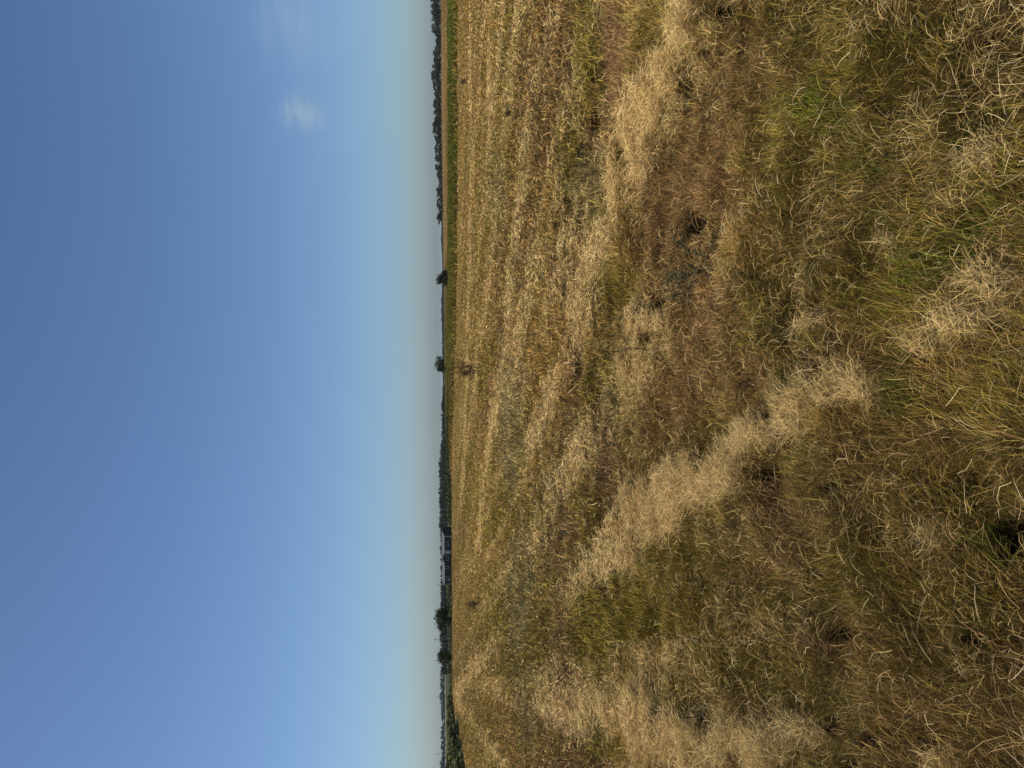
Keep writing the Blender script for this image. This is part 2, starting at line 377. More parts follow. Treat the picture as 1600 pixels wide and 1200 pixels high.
g = np_mesh('ground', np.stack([gx, gy, gz], 1), None, quads, mg, gc, smooth=True); tag(g, 'rolling dry grassland ground running to the horizon', 'ground', kind='structure')
# make sure normals point up
if g.data.polygons[0].normal.z < 0: g.data.flip_normals()

# ------------------------------------------------------------------ grass blades
rng = np.random.default_rng(7)
def blades(name, x, y, z, L, lean, az, w, col, curve, mat, label, cat, curl=0.32):
    """every blade is a tapering strip of three joints that bends over and twists sideways"""
    n = len(x); tw = rng.normal(0, .6, n); ph = rng.normal(0, .75, n); cr = np.cos(ph); sr = np.sin(ph); bend = rng.normal(0, curl, n)
    p = np.stack([x, y, z], 1); V = np.empty((n, 7, 3), np.float32)
    for k, (fr, wd) in enumerate(((0, 1), (.36, 1), (.36, .72))):
        if k:
            l = np.clip(lean * (1 + curve * (k - 1.5) * .55), 0, 1.7); a_ = az + bend * (k - 1)
            p = p + np.stack([np.sin(a_) * np.sin(l), np.cos(a_) * np.sin(l), np.cos(l)], 1) * (L * fr)[:, None]
        aw = az + tw + bend * k * .6
        W = np.stack([np.cos(aw) * cr, -np.sin(aw) * cr, sr], 1) * (w * wd / 2)[:, None]
        V[:, 2 * k] = p - W; V[:, 2 * k + 1] = p + W
    l = np.clip(lean * (1 + curve * .8), 0, 1.8); a_ = az + bend * 2.2
    V[:, 6] = p + np.stack([np.sin(a_) * np.sin(l), np.cos(a_) * np.sin(l), np.cos(l)], 1) * (L * .3)[:, None]
    o = np.arange(n)[:, None] * 7
    q = np.concatenate([o + np.array([[0, 1, 3, 2]]), o + np.array([[2, 3, 5, 4]])]); tr = o + np.array([[4, 5, 6]])
    ob = np_mesh(name, V.reshape(-1, 3), tr, q, mat, np.repeat(col[:, None, :], 7, 1).reshape(-1, 3))
    tag(ob, label, cat, kind='stuff')
    return ob
def sample_log(n, r0, r1, half=0.62, extra=1.2):
    """points whose plan density falls with distance squared"""
    r = r0 * (r1 / r0) ** rng.random(n)
    lat = (rng.random(n) * 2 - 1)
    hw = half * r + extra
    return lat * hw, r
def sample_near(n, r0, r1, half=0.62, extra=0.8):
    x = []; y = []
    m = int(n * 2.2)
    yy = rng.uniform(r0, r1, m); xx = rng.uniform(-1, 1, m) * (half * r1 + extra)
    k = np.abs(xx) < half * yy + extra
    return xx[k][:n], yy[k][:n]
xn, yn = sample_near(980000, 1.2, 6.8)
xf, yf = sample_log(1350000, 6.0, 460)
bx = np.concatenate([xn, xf]); by = np.concatenate([yn, yf])
br = np.hypot(bx, by); baz = np.arctan2(bx, by)
keep = ~((br > rim(baz) + 10) & (baz < -0.08)); bx, by, br, baz = bx[keep], by[keep], br[keep], baz[keep]
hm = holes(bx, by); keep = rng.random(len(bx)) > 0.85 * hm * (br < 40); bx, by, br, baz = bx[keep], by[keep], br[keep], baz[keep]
bw, bstrip = weights(bx, by)
# sharpen so neighbouring patches read apart, then pick a kind for every blade
pw = bw ** 1.35; pw /= pw.sum(1, keepdims=True)
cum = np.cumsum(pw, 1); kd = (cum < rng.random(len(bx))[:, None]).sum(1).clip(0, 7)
N = len(bx)
bz = ground_z(bx, by)
pxw = 0.00078 * br * (1 + .25 * sstep(20, 60, br))
w = np.maximum(0.0012, pxw * (1 - .48 * sstep(9, 3.5, br))) * rng.uniform(.6, 1.25, N)
#            straw gold brown olive green sage purp dark
Lk = np.array([.18, .15, .14, .15, .13, .17, .15, .1])[kd]; L = Lk * rng.lognormal(0, .35, N)
ln_m = np.radians(np.array([76, 48, 56, 40, 38, 44, 50, 50]))[kd]; ln_s = np.radians(np.array([12, 18, 18, 17, 17, 15, 18, 18]))[kd]
lean = np.clip(rng.normal(ln_m, ln_s), 0.05, 1.62)
# tufts lie together: heading follows a slow field, straw lies every way
hd = 6.28 * 1.6 * fbm(bx / 0.4, by / 0.4, 301, 2)
spread = np.array([1.8, 1.1, 1.4, 1.0, .9, .7, 1.2, 1.5])[kd]
az = hd + rng.normal(0, 1, N) * spread
z0 = bz - 0.01 + np.where(kd == STRAW, rng.random(N) * 0.05, 0) 
long_ = (bw[:, STRAW] / bw.sum(1)); z0 = z0 + 0.075 * sstep(.3, .75, long_) * rng.random(N)
col = COL[kd] * np.exp(rng.normal(-.15, 1, (N, 1)) * (.66 - .32 * sstep(12, 70, br))[:, None]) * rng.normal(1, .05, (N, 3))
# patch-sized drift of tone and hue in the grass itself
u_, v_ = rowc(bx, by)
drift = 0.72 + 0.56 * fbm(u_ / (0.5 + br * .03), v_ / (1.5 + br * .1), 401); col = col * drift[:, None]
col = col * np.minimum(1, 0.78 / col.max(1))[:, None]; col = np.clip(col, 0.004, 0.8)
tall = 1 + 0.45 * sstep(0.55, 0.75, fbm(bx / 1.4, by / 2.2, 411)) * (kd != STRAW)
L = L * tall * (0.35 + .20 * sstep(3.5, 9, br)); lean = lean * (1 - .15 * sstep(8, 4, br)); lean = np.clip(lean + 0.35 * sstep(12, 50, br), 0, 1.6)
L = np.where(bstrip > .5, 0.55 * rng.uniform(.6, 1.3, N), L); lean = np.where(bstrip > .5, lean * .5, lean)
mb = mat_blade('grass_blade', 0.15)
L = np.minimum(L, np.where(bstrip > .5, 9, .30))
gm = (kd == OLIVE) | (kd == GREEN) | (kd == SAGE); sm = kd == STRAW; dm = ~(gm | sm)
for msk, nm, lb, ct in ((gm, 'green_grass', 'olive and green blades growing through the dry field', 'grass'),
                        (sm, 'straw', 'pale lodged straw lying flat in windrows and loose strands', 'straw'),
                        (dm, 'dry_grass', 'golden brown dry grass covering the field', 'dry grass')):
    blades(nm, bx[msk], by[msk], z0[msk], L[msk], lean[msk], az[msk], w[msk], col[msk], rng.uniform(.2, .9, msk.sum()), mb, lb, ct)

# long loose stalks lying over the near field
ns = 5500
sx, sy = sample_log(ns, 1.2, 14); swt, _ = weights(sx, sy)
sz = ground_z(sx, sy) + rng.uniform(.02, .08, ns)
sL = rng.uniform(.03, .13, ns); 
blades('stalks', sx, sy, sz, sL, np.radians(rng.normal(78, 12, ns)), rng.uniform(0, 6.28, ns), np.maximum(.0014, .0005 * np.hypot(sx, sy)) * rng.uniform(.7, 1.4, ns),
       np.array([.58, .46, .25])[None] * np.minimum(rng.lognormal(0, .28, (ns, 1)), 1.3), rng.uniform(.1, .6, ns), mb, 'short pale loose stalks lying over the near grass', 'straw', curl=.7)

# ------------------------------------------------------------------ trees
m_leaf_dark = None
def mat_leaf(name, col, var=0.35):
    m, n, b = mat_new(name)
    at = n.nodes.new('ShaderNodeAttribute'); at.attribute_name = 'Col'
    mm = n.nodes.new('ShaderNodeVectorMath'); mm.operation = 'MULTIPLY'; mm.inputs[1].default_value = col
    n.links.new(at.outputs['Color'], mm.inputs[0]); n.links.new(mm.outputs[0], b.inputs['Base Color'])
    b.inputs['Roughness'].default_value = 0.8; b.inputs['Specular IOR Level'].default_value = 0.15
    tr = n.nodes.new('ShaderNodeBsdfTranslucent'); n.links.new(mm.outputs[0], tr.inputs['Color'])
    mx = n.nodes.new('ShaderNodeMixShader'); mx.inputs[0].default_value = .12
    n.links.new(b.outputs[0], mx.inputs[1]); n.links.new(tr.outputs[0], mx.inputs[2]); n.links.new(mx.outputs[0], n.nodes['Material Output'].inputs['Surface'])
    return m
M_far = mat_leaf('leaf_far', (0.036, 0.047, 0.032)); M_near = mat_leaf('leaf_bush', (0.052, 0.066, 0.030)); M_hedge = mat_leaf('leaf_hedge', (0.100, 0.108, 0.038))
M_bark = mat_plain('bark', (0.07, 0.055, 0.04), 1, .3, 6)
def crown_data(seed, nleaf=700, size=0.07, lobes=7, squat=1.0, open_=0.0, spiky=0.0):
    """leaf clumps filling a unit-high crown (z 0..1, half width about .5)"""
    rg = np.random.default_rng(seed)
    cs = []; 
    for k in range(lobes):
        t = rg.uniform(.12, .80); wmax = math.sin(math.pi * min(1, t * .85 + .12)) * .36
        a = rg.uniform(0, 6.28); rr = wmax * math.sqrt(rg.random()); cs.append((rr * math.cos(a), rr * math.sin(a), t, rg.uniform(.13, .24)))
    cs.append((0, 0, .42, .3)); cs.append((0, 0, .76, .2)); cs = np.array(cs)
    if open_ > 0: cs = cs[:-2]
    k = rg.integers(0, len(cs), nleaf); d = rg.normal(size=(nleaf, 3)); d /= np.linalg.norm(d, axis=1)[:, None]
    rad_ = rg.random(nleaf) ** .45
    p = cs[k, :3] + d * (cs[k, 3] * rad_)[:, None] * np.array([1, 1, .9])
    if spiky > 0:
        m = rg.random(nleaf) < spiky; c0 = np.array([0, 0, .1]); v = p - c0; p[m] = c0 + v[m] * rg.uniform(1.02, 1.22, m.sum())[:, None]
    p[:, 2] = np.clip(p[:, 2], 0.0, None); 
    p[:, 2] /= p[:, 2].max(); p[:, :2] /= (np.abs(p[:, :2]).max() * 2)
    s = size * rg.uniform(.6, 1.4, nleaf)
    a1 = rg.normal(size=(nleaf, 3)); a1 /= np.linalg.norm(a1, axis=1)[:, None]
    a2 = np.cross(a1, rg.normal(size=(nleaf, 3))); a2 /= np.linalg.norm(a2, axis=1)[:, None]
    if spiky > 0: 
        a1 = d * .6 + np.array([0, 0, .8]); a1 /= np.linalg.norm(a1, axis=1)[:, None]; a1 = a1 * 1.9; a2 = np.cross(a1, rg.normal(size=(nleaf, 3))); a2 /= (np.linalg.norm(a2, axis=1)[:, None] * 1.8)
    V = np.empty((nleaf, 4, 3)); V[:, 0] = p - a1 * s[:, None] * .5; V[:, 1] = p + a2 * s[:, None] * .42; V[:, 2] = p + a1 * s[:, None] * .5; V[:, 3] = p - a2 * s[:, None] * .38
    V[:, :, 2] *= squat
    q = np.arange(nleaf)[:, None] * 4 + np.array([[0, 1, 2, 3]])
    cc = np.repeat((rg.lognormal(0, .3, (nleaf, 1)) * rg.normal(1, .08, (nleaf, 3)))[:, None], 4, 1).reshape(-1, 3)
    return V.reshape(-1, 3), q, np.clip(cc, .2, 3)
crown_meshes = {}
def crown_mesh(kind, var):
    key = (kind, var)
    if key not in crown_meshes:
        prm = dict(far=dict(nleaf=520, size=.115, lobes=8), bush=dict(nleaf=1800, size=.07, lobes=12, spiky=.35), open=dict(nleaf=1100, size=.085, lobes=15, open_=1), scrub=dict(nleaf=420, size=.13, lobes=8))[kind]
        V, q, cc = crown_data(hash(kind) % 1 + 1000 * var + len(kind) * 7, **prm)
        o = np_mesh('crown', V, None, q, {'far': M_far, 'bush': M_near, 'open': M_far, 'scrub': M_hedge}[kind], cc)
        crown_meshes[key] = o.data; bpy.data.objects.remove(o)
    return crown_meshes[key]
trunk_meshes = {}
def trunk_mesh(var):
    if var not in trunk_meshes:
        rg = random.Random(var); mbx = MB()
        pts = [(0, 0, -.06), (rg.uniform(-.01, .01), 0, .2), (rg.uniform(-.03, .03), rg.uniform(-.02, .02), .45), (rg.uniform(-.04, .04), 0, .75)]
        mbx.tube(pts, [.034, .026, .02, .008])
        for k in range(5):
            a = rg.uniform(0, 6.28); z0_ = rg.uniform(.18, .5); l = rg.uniform(.18, .32)
            mbx.tube([(0, 0, z0_), (math.cos(a) * l * .5, math.sin(a) * l * .5, z0_ + .12), (math.cos(a) * l, math.sin(a) * l, z0_ + .26)], [.014, .009, .003], 5)
        o = mbx.build('trunk', M_bark); trunk_meshes[var] = o.data; bpy.data.objects.remove(o)
    return trunk_meshes[var]
rt = random.Random(3)
def tree(name, py, px_top, d, wpx, kind, label, cat, group=None, var=0, low=0.08, zb=None):
    x, y = spot(py, d); z = float(terrain(np.array([x]), np.array([y]))[0]) if zb is None else zb
    h = topz(px_top, py, d) - z; wm = wpx * d / FPX
    if h < 0.6: h = 0.6
    e = bpy.data.objects.new(name, None); C.objects.link(e); e.location = (x, y, z - .05); e.rotation_euler = (0, 0, rt.uniform(0, 6.28))
    e.empty_display_size = 1
    tag(e, label, cat, group)
    t = bpy.data.objects.new('trunk', trunk_mesh(var % 4)); C.objects.link(t); t.parent = e; t.scale = (h * .8, h * .8, h)
    c = bpy.data.objects.new('crown', crown_mesh(kind, var)); C.objects.link(c); c.parent = e
    c.location = (0, 0, h * low); c.scale = (wm, wm, h * (1 - low))
    return e
# tree belt behind the tan field on the right
prof = [(-14, 671), (0, 672), (10, 673), (20, 673), (30, 674), (46, 674), (54, 679), (64, 680), (75, 681), (84, 676), (94, 677), (104, 675), (114, 673), (122, 674),
        (134, 676), (147, 678), (158, 677), (166, 676), (176, 677), (186, 679), (194, 676), (203, 676), (214, 678), (224, 681), (234, 679), (248, 679), (262, 680),
        (272, 682), (282, 685), (296, 681), (306, 682), (318, 682), (326, 684), (336, 683), (341, 682)]
seen = ['tall dark broadleaf tree, %s from the top edge in the belt behind the tan field', 'rounded dark tree, %s from the top edge in the belt behind the tan field', 'low dark tree, %s from the top edge in the belt behind the tan field']
NTH = ['first', 'second', 'third', 'fourth', 'fifth', 'sixth', 'seventh', 'eighth', 'ninth', 'tenth', 'eleventh', 'twelfth', 'thirteenth', 'fourteenth', 'fifteenth', 'sixteenth', 'seventeenth', 'eighteenth',
       'nineteenth', 'twentieth', 'twenty-first', 'twenty-second', 'twenty-third', 'twenty-fourth', 'twenty-fifth', 'twenty-sixth', 'twenty-seventh', 'twenty-eighth', 'twenty-ninth', 'thirtieth', 'thirty-first', 'thirty-second', 'thirty-third', 'thirty-fourth', 'thirty-fifth', 'thirty-sixth']
for k, (py, pt) in enumerate(prof):
    tree('belt_tree', py, pt, 500 + rt.uniform(-12, 12), rt.uniform(15, 21), 'far', seen[0 if pt < 676 else 1 if pt < 680 else 2] % NTH[k], 'tree', 'tree belt behind the tan field', rt.randrange(6), .05)
for k in range(34):
    py = -10 + k * 10.3; pt = np.interp(py, [p[0] for p in prof], [p[1] for p in prof]) + rt.uniform(4, 7)
    tree('belt_shrub', py, pt, 478 + rt.uniform(-4, 4), rt.uniform(12, 18), 'far', 'low dark shrub along the foot of the tree belt', 'shrub', 'shrubs at the foot of the tree belt', rt.randrange(6), .0)
# low distant hedge line in the middle
for k in range(58):
    py = 343 + k * 5.2; pt = float(np.interp(py, [345, 375, 400, 430, 470, 500, 560, 600, 640], [690.3, 689.5, 691.5, 691.5, 689.8, 690.5, 691.5, 692.5, 690.5])) - .5 + rt.uniform(-.6, .7)
    tree('hedge_tree', py, pt, 900 + rt.uniform(-30, 30), rt.uniform(11, 17), 'far', 'tiny dark tree on the low skyline in the middle distance', 'tree', 'low skyline trees', rt.randrange(6), 0)
# wooded ridge
ridge = ([600, 625, 640, 670, 700, 725, 750, 770, 790, 800, 822, 830, 860, 912, 920, 940, 955, 985, 1000, 1050], [692, 690.5, 689.5, 690.5, 688, 686, 686, 685, 686.5, 685.5, 685.5, 687, 687.8, 688, 687.5, 689, 687.5, 685.5, 687, 688.5])
for row, (dd, off, st) in enumerate(((620, 0, 5.2), (520, 3.2, 7), (430, 6, 8))):
    k = 0; py = 606 + row * 8
    while py < (1050 if row == 0 else 840):
        pt = float(np.interp(py, *ridge)) + off + rt.uniform(-.9, 1.3)
        ok = pt < 700 and not (row and py > 815)
        if ok: tree('ridge_tree', py, pt, dd + rt.uniform(-15, 15), rt.uniform(10, 16), 'far', ['dark tree on the skyline of the wooded ridge', 'dark tree in the middle row of the wooded ridge', 'dark tree in the front row of the wooded ridge'][row], 'tree', 'trees of the wooded ridge', rt.randrange(6), -.12)
        py += st * rt.uniform(.8, 1.2)
# hedge of bushes at the end of the green strip
for k in range(46):
    py = 520 + k * 6.6
    pt = float(np.interp(py, [520, 620, 700, 780, 822], [702, 697, 696, 697, 698])) + rt.uniform(-.8, 1.2)
    d = float(np.interp(py, [520, 650, 822], [190, 175, 260])) + rt.uniform(-10, 10)
    tree('scrub_bush', py, pt, d, rt.uniform(10, 16), 'scrub', 'low olive bush in the band of scrub edging the dry field', 'bush', 'scrub bushes edging the dry field', rt.randrange(4), 0)
# round trees along the far rise on the left
rnd = [(1043, 688.5, 9), (1052, 687.6, 9), (1061, 687.2, 7), (1069, 687.5, 8), (1075, 688, 8), (1084, 687.2, 8), (1090, 686.5, 9), (1098, 688, 10), (1107, 689, 9), (1116, 689, 10),
       (1122, 689.5, 8), (1131, 691, 7), (1137, 688.6, 7), (1146, 688.6, 8), (1153, 687.8, 5), (1160, 689.6, 8), (1168, 688.5, 8), (1176, 690, 9), (1184, 689.5, 9), (1192, 687, 12), (1202, 686.6, 13), (1214, 686.6, 12)]
for k, (py, pt, wd) in enumerate(rnd):
    tree('round_tree', py, pt, 1480, wd * 1.5, 'far', 'round dark tree on the far pale rise, %s from the bottom edge of the picture' % NTH[len(rnd) - 1 - k], 'tree', 'round trees on the far rise', rt.randrange(6), -.22)
# bushes in the hollow beyond the rim
for k in range(190):
    py = rt.uniform(915, 1210)
    if py < 1100: d = rt.uniform(210, 420); hh = rt.uniform(2.6, 3.8)
    else:
        R_ = float(rim(np.array([math.atan2(*spot(py, 1))]))[0]); d = R_ + 10 + 300 * rt.random() ** 2; hh = rt.uniform(1.5, 3.0)
    x, y = spot(py, d); zz = float(terrain(np.array([x]), np.array([y]))[0])
    hmax = H0 - (696.5 + 1.0 - (HORX + .008 * (py - 600))) * d / FPX - zz; hh = min(hh, max(hmax, 1.0))
    ptop = HORX + .008 * (py - 600) + (H0 - zz - hh) * FPX / d
    tree('hollow_bush', py, ptop, d, rt.uniform(3.5, 6.5) * FPX / d, 'scrub', 'dark green bush in the hollow below the field rim', 'bush', 'bushes in the hollow below the field rim', rt.randrange(4), 0)
# the lone trees
tree('willow_bush', 967, 678.8, 185, 42, 'bush', 'big dark willow-like bush at the field edge, the larger one and nearer to the house', 'bush', None, 1, .0)
tree('willow_bush', 1025, 682.3, 182, 28, 'bush', 'smaller near-black rounded bush at the field edge, farthest from the house', 'bush', None, 2, .02)
tree('lone_tree', 570, 678.5, 210, 27, 'bush', 'lone small tree with a rounded crown beyond the dry shrub', 'tree', None, 4, .16)
tree('leafy_bush', 437, 680.5, 165, 31, 'bush', 'lone dark green bush with spiky shoots standing in the green strip', 'bush', None, 3, .0)

# ------------------------------------------------------------------ the long house
M_roof = mat_plain('roof_metal', (0.105, 0.105, 0.108), .7, .12, 1.5); M_wall = mat_plain('wall_wood', (0.030, 0.023, 0.017), .9, .3, 2)
M_trim = mat_plain('white_trim', (0.5, 0.48, 0.47), .7, .08, 2); M_pane = mat_plain('window_glass', (0.012, 0.013, 0.015), .15, .1, 1)
M_panel = mat_plain('pale_panel', (0.55, 0.52, 0.48), .8, .1, 1)
hd_ = 330.0
hxr, hyr = spot(838, hd_); hz = topz(704.6, 838, hd_)
eave = topz(694.3, 838, hd_) - hz; ridge_h = topz(690.9, 838, hd_) - hz
yaw = math.radians(25) 
house = bpy.data.objects.new('long_house', None); C.objects.link(house)
house.location = (hxr, hyr, hz); tag(house, 'long low dark house with pale grey roof and white framed windows', 'house')
# local frame: +x to the viewer's left along the front, -y towards the viewer, gable end at x=0
bear = math.atan2(hxr, hyr)
house.rotation_euler = (0, 0, math.pi - bear - yaw)
Lh, Wh = 22.4, 9.4
# local: front wall at y=+0 after the half turn (towards viewer is +y), building depth towards -y
mbh = MB(); Z = -0.8
mbh.poly([(0, 0, Z), (Lh, 0, Z), (Lh, 0, eave), (0, 0, eave)][::-1])
mbh.poly([(0, -Wh, Z), (0, 0, Z), (0, 0, eave), (0, -Wh / 2, ridge_h), (0, -Wh, eave)][::-1])
mbh.poly([(Lh, 0, Z), (Lh, -Wh, Z), (Lh, -Wh, eave), (Lh, -Wh / 2, ridge_h), (Lh, 0, eave)][::-1])
mbh.poly([(Lh, -Wh, Z), (0, -Wh, Z), (0, -Wh, eave), (Lh, -Wh, eave)][::-1])
mbh.build('wall', M_wall, house)
mr_ = MB(); ov = .45; th_ = .12
for s in (0, 1):
    ye = ov if s == 0 else -Wh - ov; ze = eave - .1
    a_ = [(-ov, ye, ze), (Lh + ov, ye, ze), (Lh + ov, -Wh / 2, ridge_h + .06), (-ov, -Wh / 2, ridge_h + .06)]
    b_ = [(p[0], p[1], p[2] + th_) for p in a_]
    mr_.poly(b_); mr_.poly(a_[::-1])
    for i_ in range(4):
        j_ = (i_ + 1) % 4; mr_.poly([a_[i_], a_[j_], b_[j_], b_[i_]])
roof = mr_.build('roof', M_roof, house)
# cross gable
gx0 = 7.6; gw_ = 4.6
mc = MB(); mc.poly([(gx0, .08, eave - .15), (gx0 + gw_, .08, eave - .15), (gx0 + gw_ / 2, .08, ridge_h - .12)]); mc.poly([(gx0, .5, eave - .15), (gx0 + gw_ / 2, .5, ridge_h - .1), (gx0 + gw_, .5, eave - .15)])
mc.build('gable', M_wall, house)
mt = MB()
for sgn in (-1, 1):
    p0 = (gx0 + gw_ / 2, .62, ridge_h + .02); p1 = (gx0 + gw_ / 2 + sgn * (gw_ / 2 + .3), .62, eave - .2)
    q0 = (p0[0], -Wh / 2, p0[2]); q1 = (p1[0], -1.0, p1[2] + .3)
    mt.poly([p0, p1, q1, q0]); 
    mt.box((min(p0[0], p1[0]), .60, 0), (min(p0[0], p1[0]) + .02, .61, .02))
mt.build('gable_roof', M_roof, house)
bt = MB(); bt.box((-.05, -.05, Z), (.18, .13, eave)); bt.build('corner_board', M_trim, house)
pn = MB(); pn.box((6.4, .0, .15), (8.0, .08, eave - .1)); pn.build('door_panel', M_panel, house)
def window(x0, x1, z0_, z1_, nx, nz):
    f = MB(); t_ = .16
    f.box((x0 - t_, .0, z1_), (x1 + t_, .12, z1_ + t_)); f.box((x0 - t_, .0, z0_ - t_), (x1 + t_, .12, z0_)); f.box((x0 - t_, .0, z0_), (x0, .12, z1_)); f.box((x1, .0, z0_), (x1 + t_, .12, z1_))
    for i_ in range(1, nx):
        xx = x0 + (x1 - x0) * i_ / nx; f.box((xx - .05, .03, z0_), (xx + .05, .1, z1_))
    for i_ in range(1, nz):
        zz = z0_ + (z1_ - z0_) * i_ / nz; f.box((x0, .035, zz - .05), (x1, .095, zz + .05))
    e = f.build('window', M_trim, house); p = MB(); p.box((x0, .004, z0_), (x1, .03, z1_)); p.build('pane', M_pane, e)
window(2.6, 4.5, 1.15, 2.65, 2, 2); window(9.0, 10.9, 1.15, 2.65, 2, 2); window(13.9, 14.9, 1.15, 2.5, 1, 2); window(18.9, 20.1, .9, 2.6, 1, 2)

# ------------------------------------------------------------------ poles on the skyline
M_pole = mat_plain('weathered_pole', (0.16, 0.16, 0.16), .9, .2, 2)
for (py, pt, d, lb) in ((913, 683.5, 420, 'thin power pole rising just past the end of the long house'), (998.5, 677.5, 420, 'tallest thin power pole, between the two dark bushes'),
                        (1089, 680.5, 620, 'thin power pole above the middle of the round trees on the far rise'), (1178, 681, 620, 'thin power pole nearest the bottom edge of the picture'), (459, 683, 900, 'tiny mast on the low skyline by the leafy bush')):
    x, y = spot(py, d); z = float(terrain(np.array([x]), np.array([y]))[0]); h = topz(pt, py, d) - z
    e = bpy.data.objects.new('power_pole', None); C.objects.link(e); e.location = (x, y, z); tag(e, lb, 'pole')
    m_ = MB(); m_.tube([(0, 0, -.5), (0, 0, h * .5), (0, 0, h)], [.17, .15, .12]); m_.build('pole', M_pole, e)
    m_ = MB(); m_.box((-.8, -.07, h * .9), (.8, .07, h * .9 + .14)); 
    for q in (-.7, 0, .7): m_.tube([(q, 0, h * .9 + .1), (q, 0, h * .9 + .35)], [.05, .03], 5)
    m_.build('crossarm', M_pole, e)

# ------------------------------------------------------------------ weeds and twigs
def branchy(rg, base, dirv, length, radius, depth, mb_, leaves, spreadv=.6, kids=3):
    segs = 4; p = Vector(base); d = Vector(dirv).normalized(); pts = [p.copy()]; rs = [radius]
    for k in range(segs):
        d = (d + Vector((rg.gauss(0, .12), rg.gauss(0, .12), rg.gauss(.03, .08)))).normalized(); p = p + d * (length / segs); pts.append(p.copy()); rs.append(radius * (1 - .8 * (k + 1) / segs))
        if depth > 0 and k >= 1:
            for _ in range(kids - 1 if k < segs - 1 else kids):
                nd = (d + Vector((rg.gauss(0, spreadv), rg.gauss(0, spreadv), rg.gauss(.1, spreadv * .5)))).normalized()
                branchy(rg, p, nd, length * rg.uniform(.35, .6), radius * .6, depth - 1, mb_, leaves, spreadv, kids)
        leaves.append((p.copy(), d.copy()))
    mb_.tube(pts, rs, 5)
def leaf_mesh(rg, leaves, size, per, name, mat, parent, cw=.35):
    m_ = MB()
    for p, d in leaves:
        for _ in range(per):
            a_ = Vector((rg.gauss(0, 1), rg.gauss(0, 1), rg.gauss(.4, 1))).normalized(); b_ = a_.orthogonal().normalized(); s = size * rg.uniform(.5, 1.3)
            q = p + Vector((rg.gauss(0, 1), rg.gauss(0, 1), rg.gauss(0, 1))) * size * .3
            m_.poly([q, q + a_ * s * .5 + b_ * s * cw * .5, q + a_ * s, q + a_ * s * .5 - b_ * s * cw * .5])
    return m_.build(name, mat, parent)
M_stem = mat_plain('dark_stem', (0.05, 0.036, 0.025), .9, .3, 8); M_wleaf = mat_plain('weed_leaf', (0.10, 0.09, 0.035), .8, .35, 9); M_twig = mat_plain('bleached_twig', (0.55, 0.50, 0.38), .8, .15, 8)
M_dleaf = mat_plain('dry_leaf', (0.11, 0.078, 0.035), .9, .35, 9); M_dtwig = mat_plain('dry_stem', (0.09, 0.06, 0.035), .9, .3, 8)
def weed(name, px, py, hpx, ms, ml, label, cat, seed, depth=1, kids=3, lean=(0, 0), lsize=.03, per=2, rad_f=.012, trunks=1, spreadv=.6):
    x, y = gpt(px, py); d = math.hypot(x, y); z = float(ground_z(np.array([x]), np.array([y]))[0]); h = hpx * d / FPX
    rg = random.Random(seed); e = bpy.data.objects.new(name, None); C.objects.link(e); e.location = (x, y, z - .01); tag(e, label, cat)
    mb_ = MB(); lv = []
    for k in range(trunks):
        a_ = rg.uniform(0, 6.28); s_ = 0 if trunks == 1 else .35
        branchy(rg, (math.cos(a_) * .02 * trunks * h, math.sin(a_) * .02 * trunks * h, 0), (lean[0] + math.cos(a_) * s_, lean[1] + math.sin(a_) * s_, 1), h * rg.uniform(.75, 1), h * rad_f, depth, mb_, lv, spreadv, kids)
    mb_.build('stem', ms, e)
    if ml: leaf_mesh(rg, lv, lsize, per, 'leaves', ml, e)
    return e
weed('leafy_weed', 1112, 412, 72, M_stem, M_wleaf, 'dark leafy weed with several stems, in the brown grass', 'weed', 5, 1, 3, lsize=.022, per=5, trunks=5, rad_f=.010)
weed('stalk_weed', 1128, 343, 82, M_stem, None, 'bare black weed stalk beside the leafy weed', 'weed', 6, 1, 2, rad_f=.011)
weed('twig_weed', 1030, 548, 62, M_stem, None, 'thin dark twig weed with small side shoots', 'weed', 8, 1, 3, rad_f=.014)
weed('bleached_branch', 808, 40, 36, M_twig, None, 'bleached forked branch sticking out of the grass', 'dead branch', 12, 1, 2, lean=(-.75, 0), rad_f=.013, spreadv=.45)
weed('dry_shrub', 749, 577, 28, M_dtwig, M_dleaf, 'dry brown shrub with curved stems in the middle of the field', 'shrub', 14, 1, 3, lsize=.11, per=2, trunks=6, rad_f=.02)
weed('dry_plant', 750, 941, 14, M_dtwig, M_dleaf, 'small dark dry plant on the straw track in front of the willow-like bush', 'plant', 16, 1, 3, lsize=.12, per=2, trunks=2, rad_f=.03)
weed('dry_plant', 729, 127, 7, M_dtwig, M_dleaf, 'tiny dark dry plant just before the green strip', 'plant', 18, 1, 3, lsize=.15, per=2, trunks=2, rad_f=.04)
weed('dry_plant', 802, 178, 9, M_stem, M_dleaf, 'small dark tuft beside a pale straw streak near the top edge', 'plant', 19, 1, 3, lsize=.07, per=2, trunks=2, rad_f=.03)

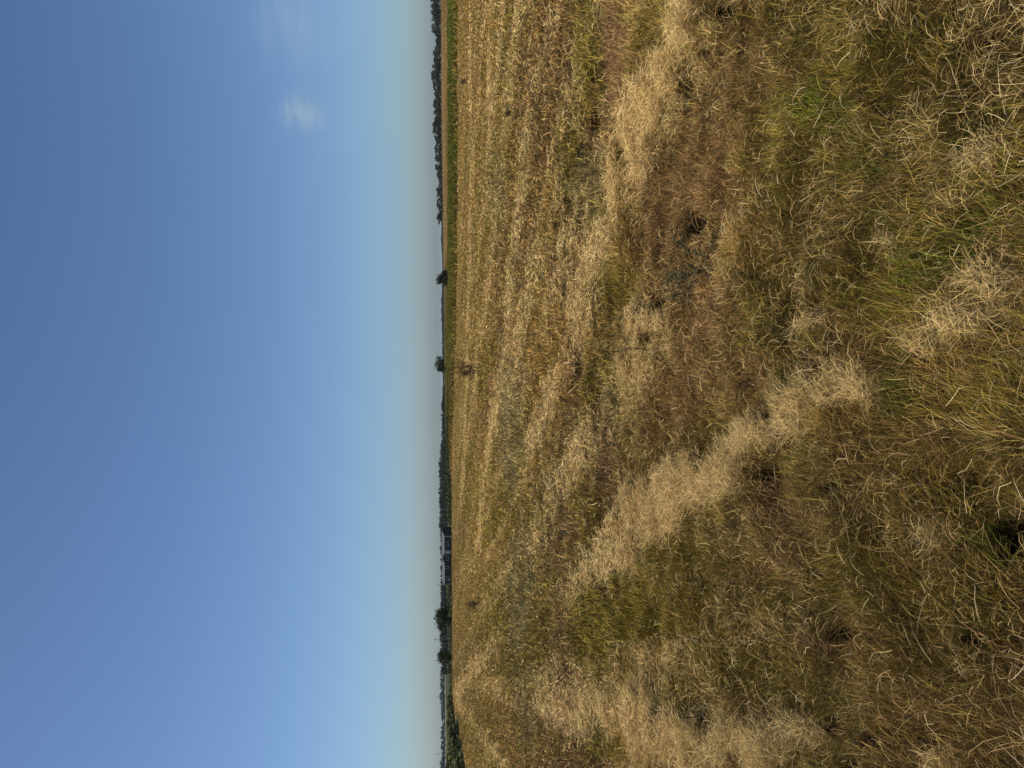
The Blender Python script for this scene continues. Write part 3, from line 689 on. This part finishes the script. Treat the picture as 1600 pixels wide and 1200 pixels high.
# ------------------------------------------------------------------ wisp of cloud
def cloud(px, py, hx, hz_, lb, CLOUD_D):
    m = bpy.data.materials.new('cloud_vapour'); m.use_nodes = True; n = m.node_tree; n.nodes.clear()
    o_ = n.nodes.new('ShaderNodeOutputMaterial'); pv = n.nodes.new('ShaderNodeVolumePrincipled'); pv.inputs['Color'].default_value = (.80, .93, 1, 1); pv.inputs['Anisotropy'].default_value = 0
    tc = n.nodes.new('ShaderNodeTexCoord'); gr_ = n.nodes.new('ShaderNodeTexGradient'); gr_.gradient_type = 'QUADRATIC_SPHERE'
    mp_ = n.nodes.new('ShaderNodeMapping'); mp_.inputs['Scale'].default_value = (1.15, 1.15, 1.15)
    no = n.nodes.new('ShaderNodeTexNoise'); no.inputs['Scale'].default_value = 2.2; no.inputs['Detail'].default_value = 4
    mpn = n.nodes.new('ShaderNodeMapping'); mpn.inputs['Scale'].default_value = (.5, 1, 3.6); mpn.inputs['Rotation'].default_value = (0, math.radians(18), 0)
    n.links.new(tc.outputs['Object'], mpn.inputs[0]); n.links.new(mpn.outputs[0], no.inputs['Vector'])
    n.links.new(tc.outputs['Object'], mp_.inputs[0]); n.links.new(mp_.outputs[0], gr_.inputs[0])
    mr1 = n.nodes.new('ShaderNodeMapRange'); mr1.inputs['From Min'].default_value = .38; mr1.inputs['From Max'].default_value = .8; n.links.new(no.outputs['Fac'], mr1.inputs['Value'])
    mu = n.nodes.new('ShaderNodeMath'); mu.operation = 'MULTIPLY'; n.links.new(mr1.outputs[0], mu.inputs[0]); n.links.new(gr_.outputs['Fac'], mu.inputs[1])
    mu2 = n.nodes.new('ShaderNodeMath'); mu2.operation = 'MULTIPLY'; n.links.new(mu.outputs[0], mu2.inputs[0]); mu2.inputs[1].default_value = CLOUD_D
    n.links.new(mu2.outputs[0], pv.inputs['Density']); n.links.new(pv.outputs[0], o_.inputs['Volume'])
    D_ = 14000.0
    if True:
        x, y = spot(py, D_); z = topz(px, py, D_)
        import bmesh
        bm = bmesh.new(); bmesh.ops.create_icosphere(bm, subdivisions=3, radius=1.0); me = bpy.data.meshes.new('cloud'); bm.to_mesh(me); bm.free(); me.materials.append(m)
        c = bpy.data.objects.new('cloud', me); C.objects.link(c); c.location = (x, y, z); c.scale = (hx, 500, hz_); c.rotation_euler = (0, 0, -math.atan2(x, y))
        tag(c, lb, 'cloud')
cloud(472, 180, 620, 720, 'small bright wispy puff of cloud, the brightest spot in the blue sky', 0.0055)
cloud(455, 40, 1500, 1200, 'faint thin veil of cloud trailing from the bright puff to the picture top edge', 0.0024)

# ------------------------------------------------------------------ haze
def haze(density):
    m = bpy.data.materials.new('haze_air'); m.use_nodes = True; n = m.node_tree; n.nodes.clear()
    o_ = n.nodes.new('ShaderNodeOutputMaterial'); pv = n.nodes.new('ShaderNodeVolumePrincipled'); pv.inputs['Color'].default_value = (.80, .90, 1, 1)
    pv.inputs['Density'].default_value = density; n.links.new(pv.outputs[0], o_.inputs['Volume'])
    b_ = MB(); b_.box((-6300, -6300, -7), (6300, 6300, 18)); h = b_.build('haze', m); tag(h, 'thin pale haze over the plain', 'haze', kind='stuff')
haze(0.000045)
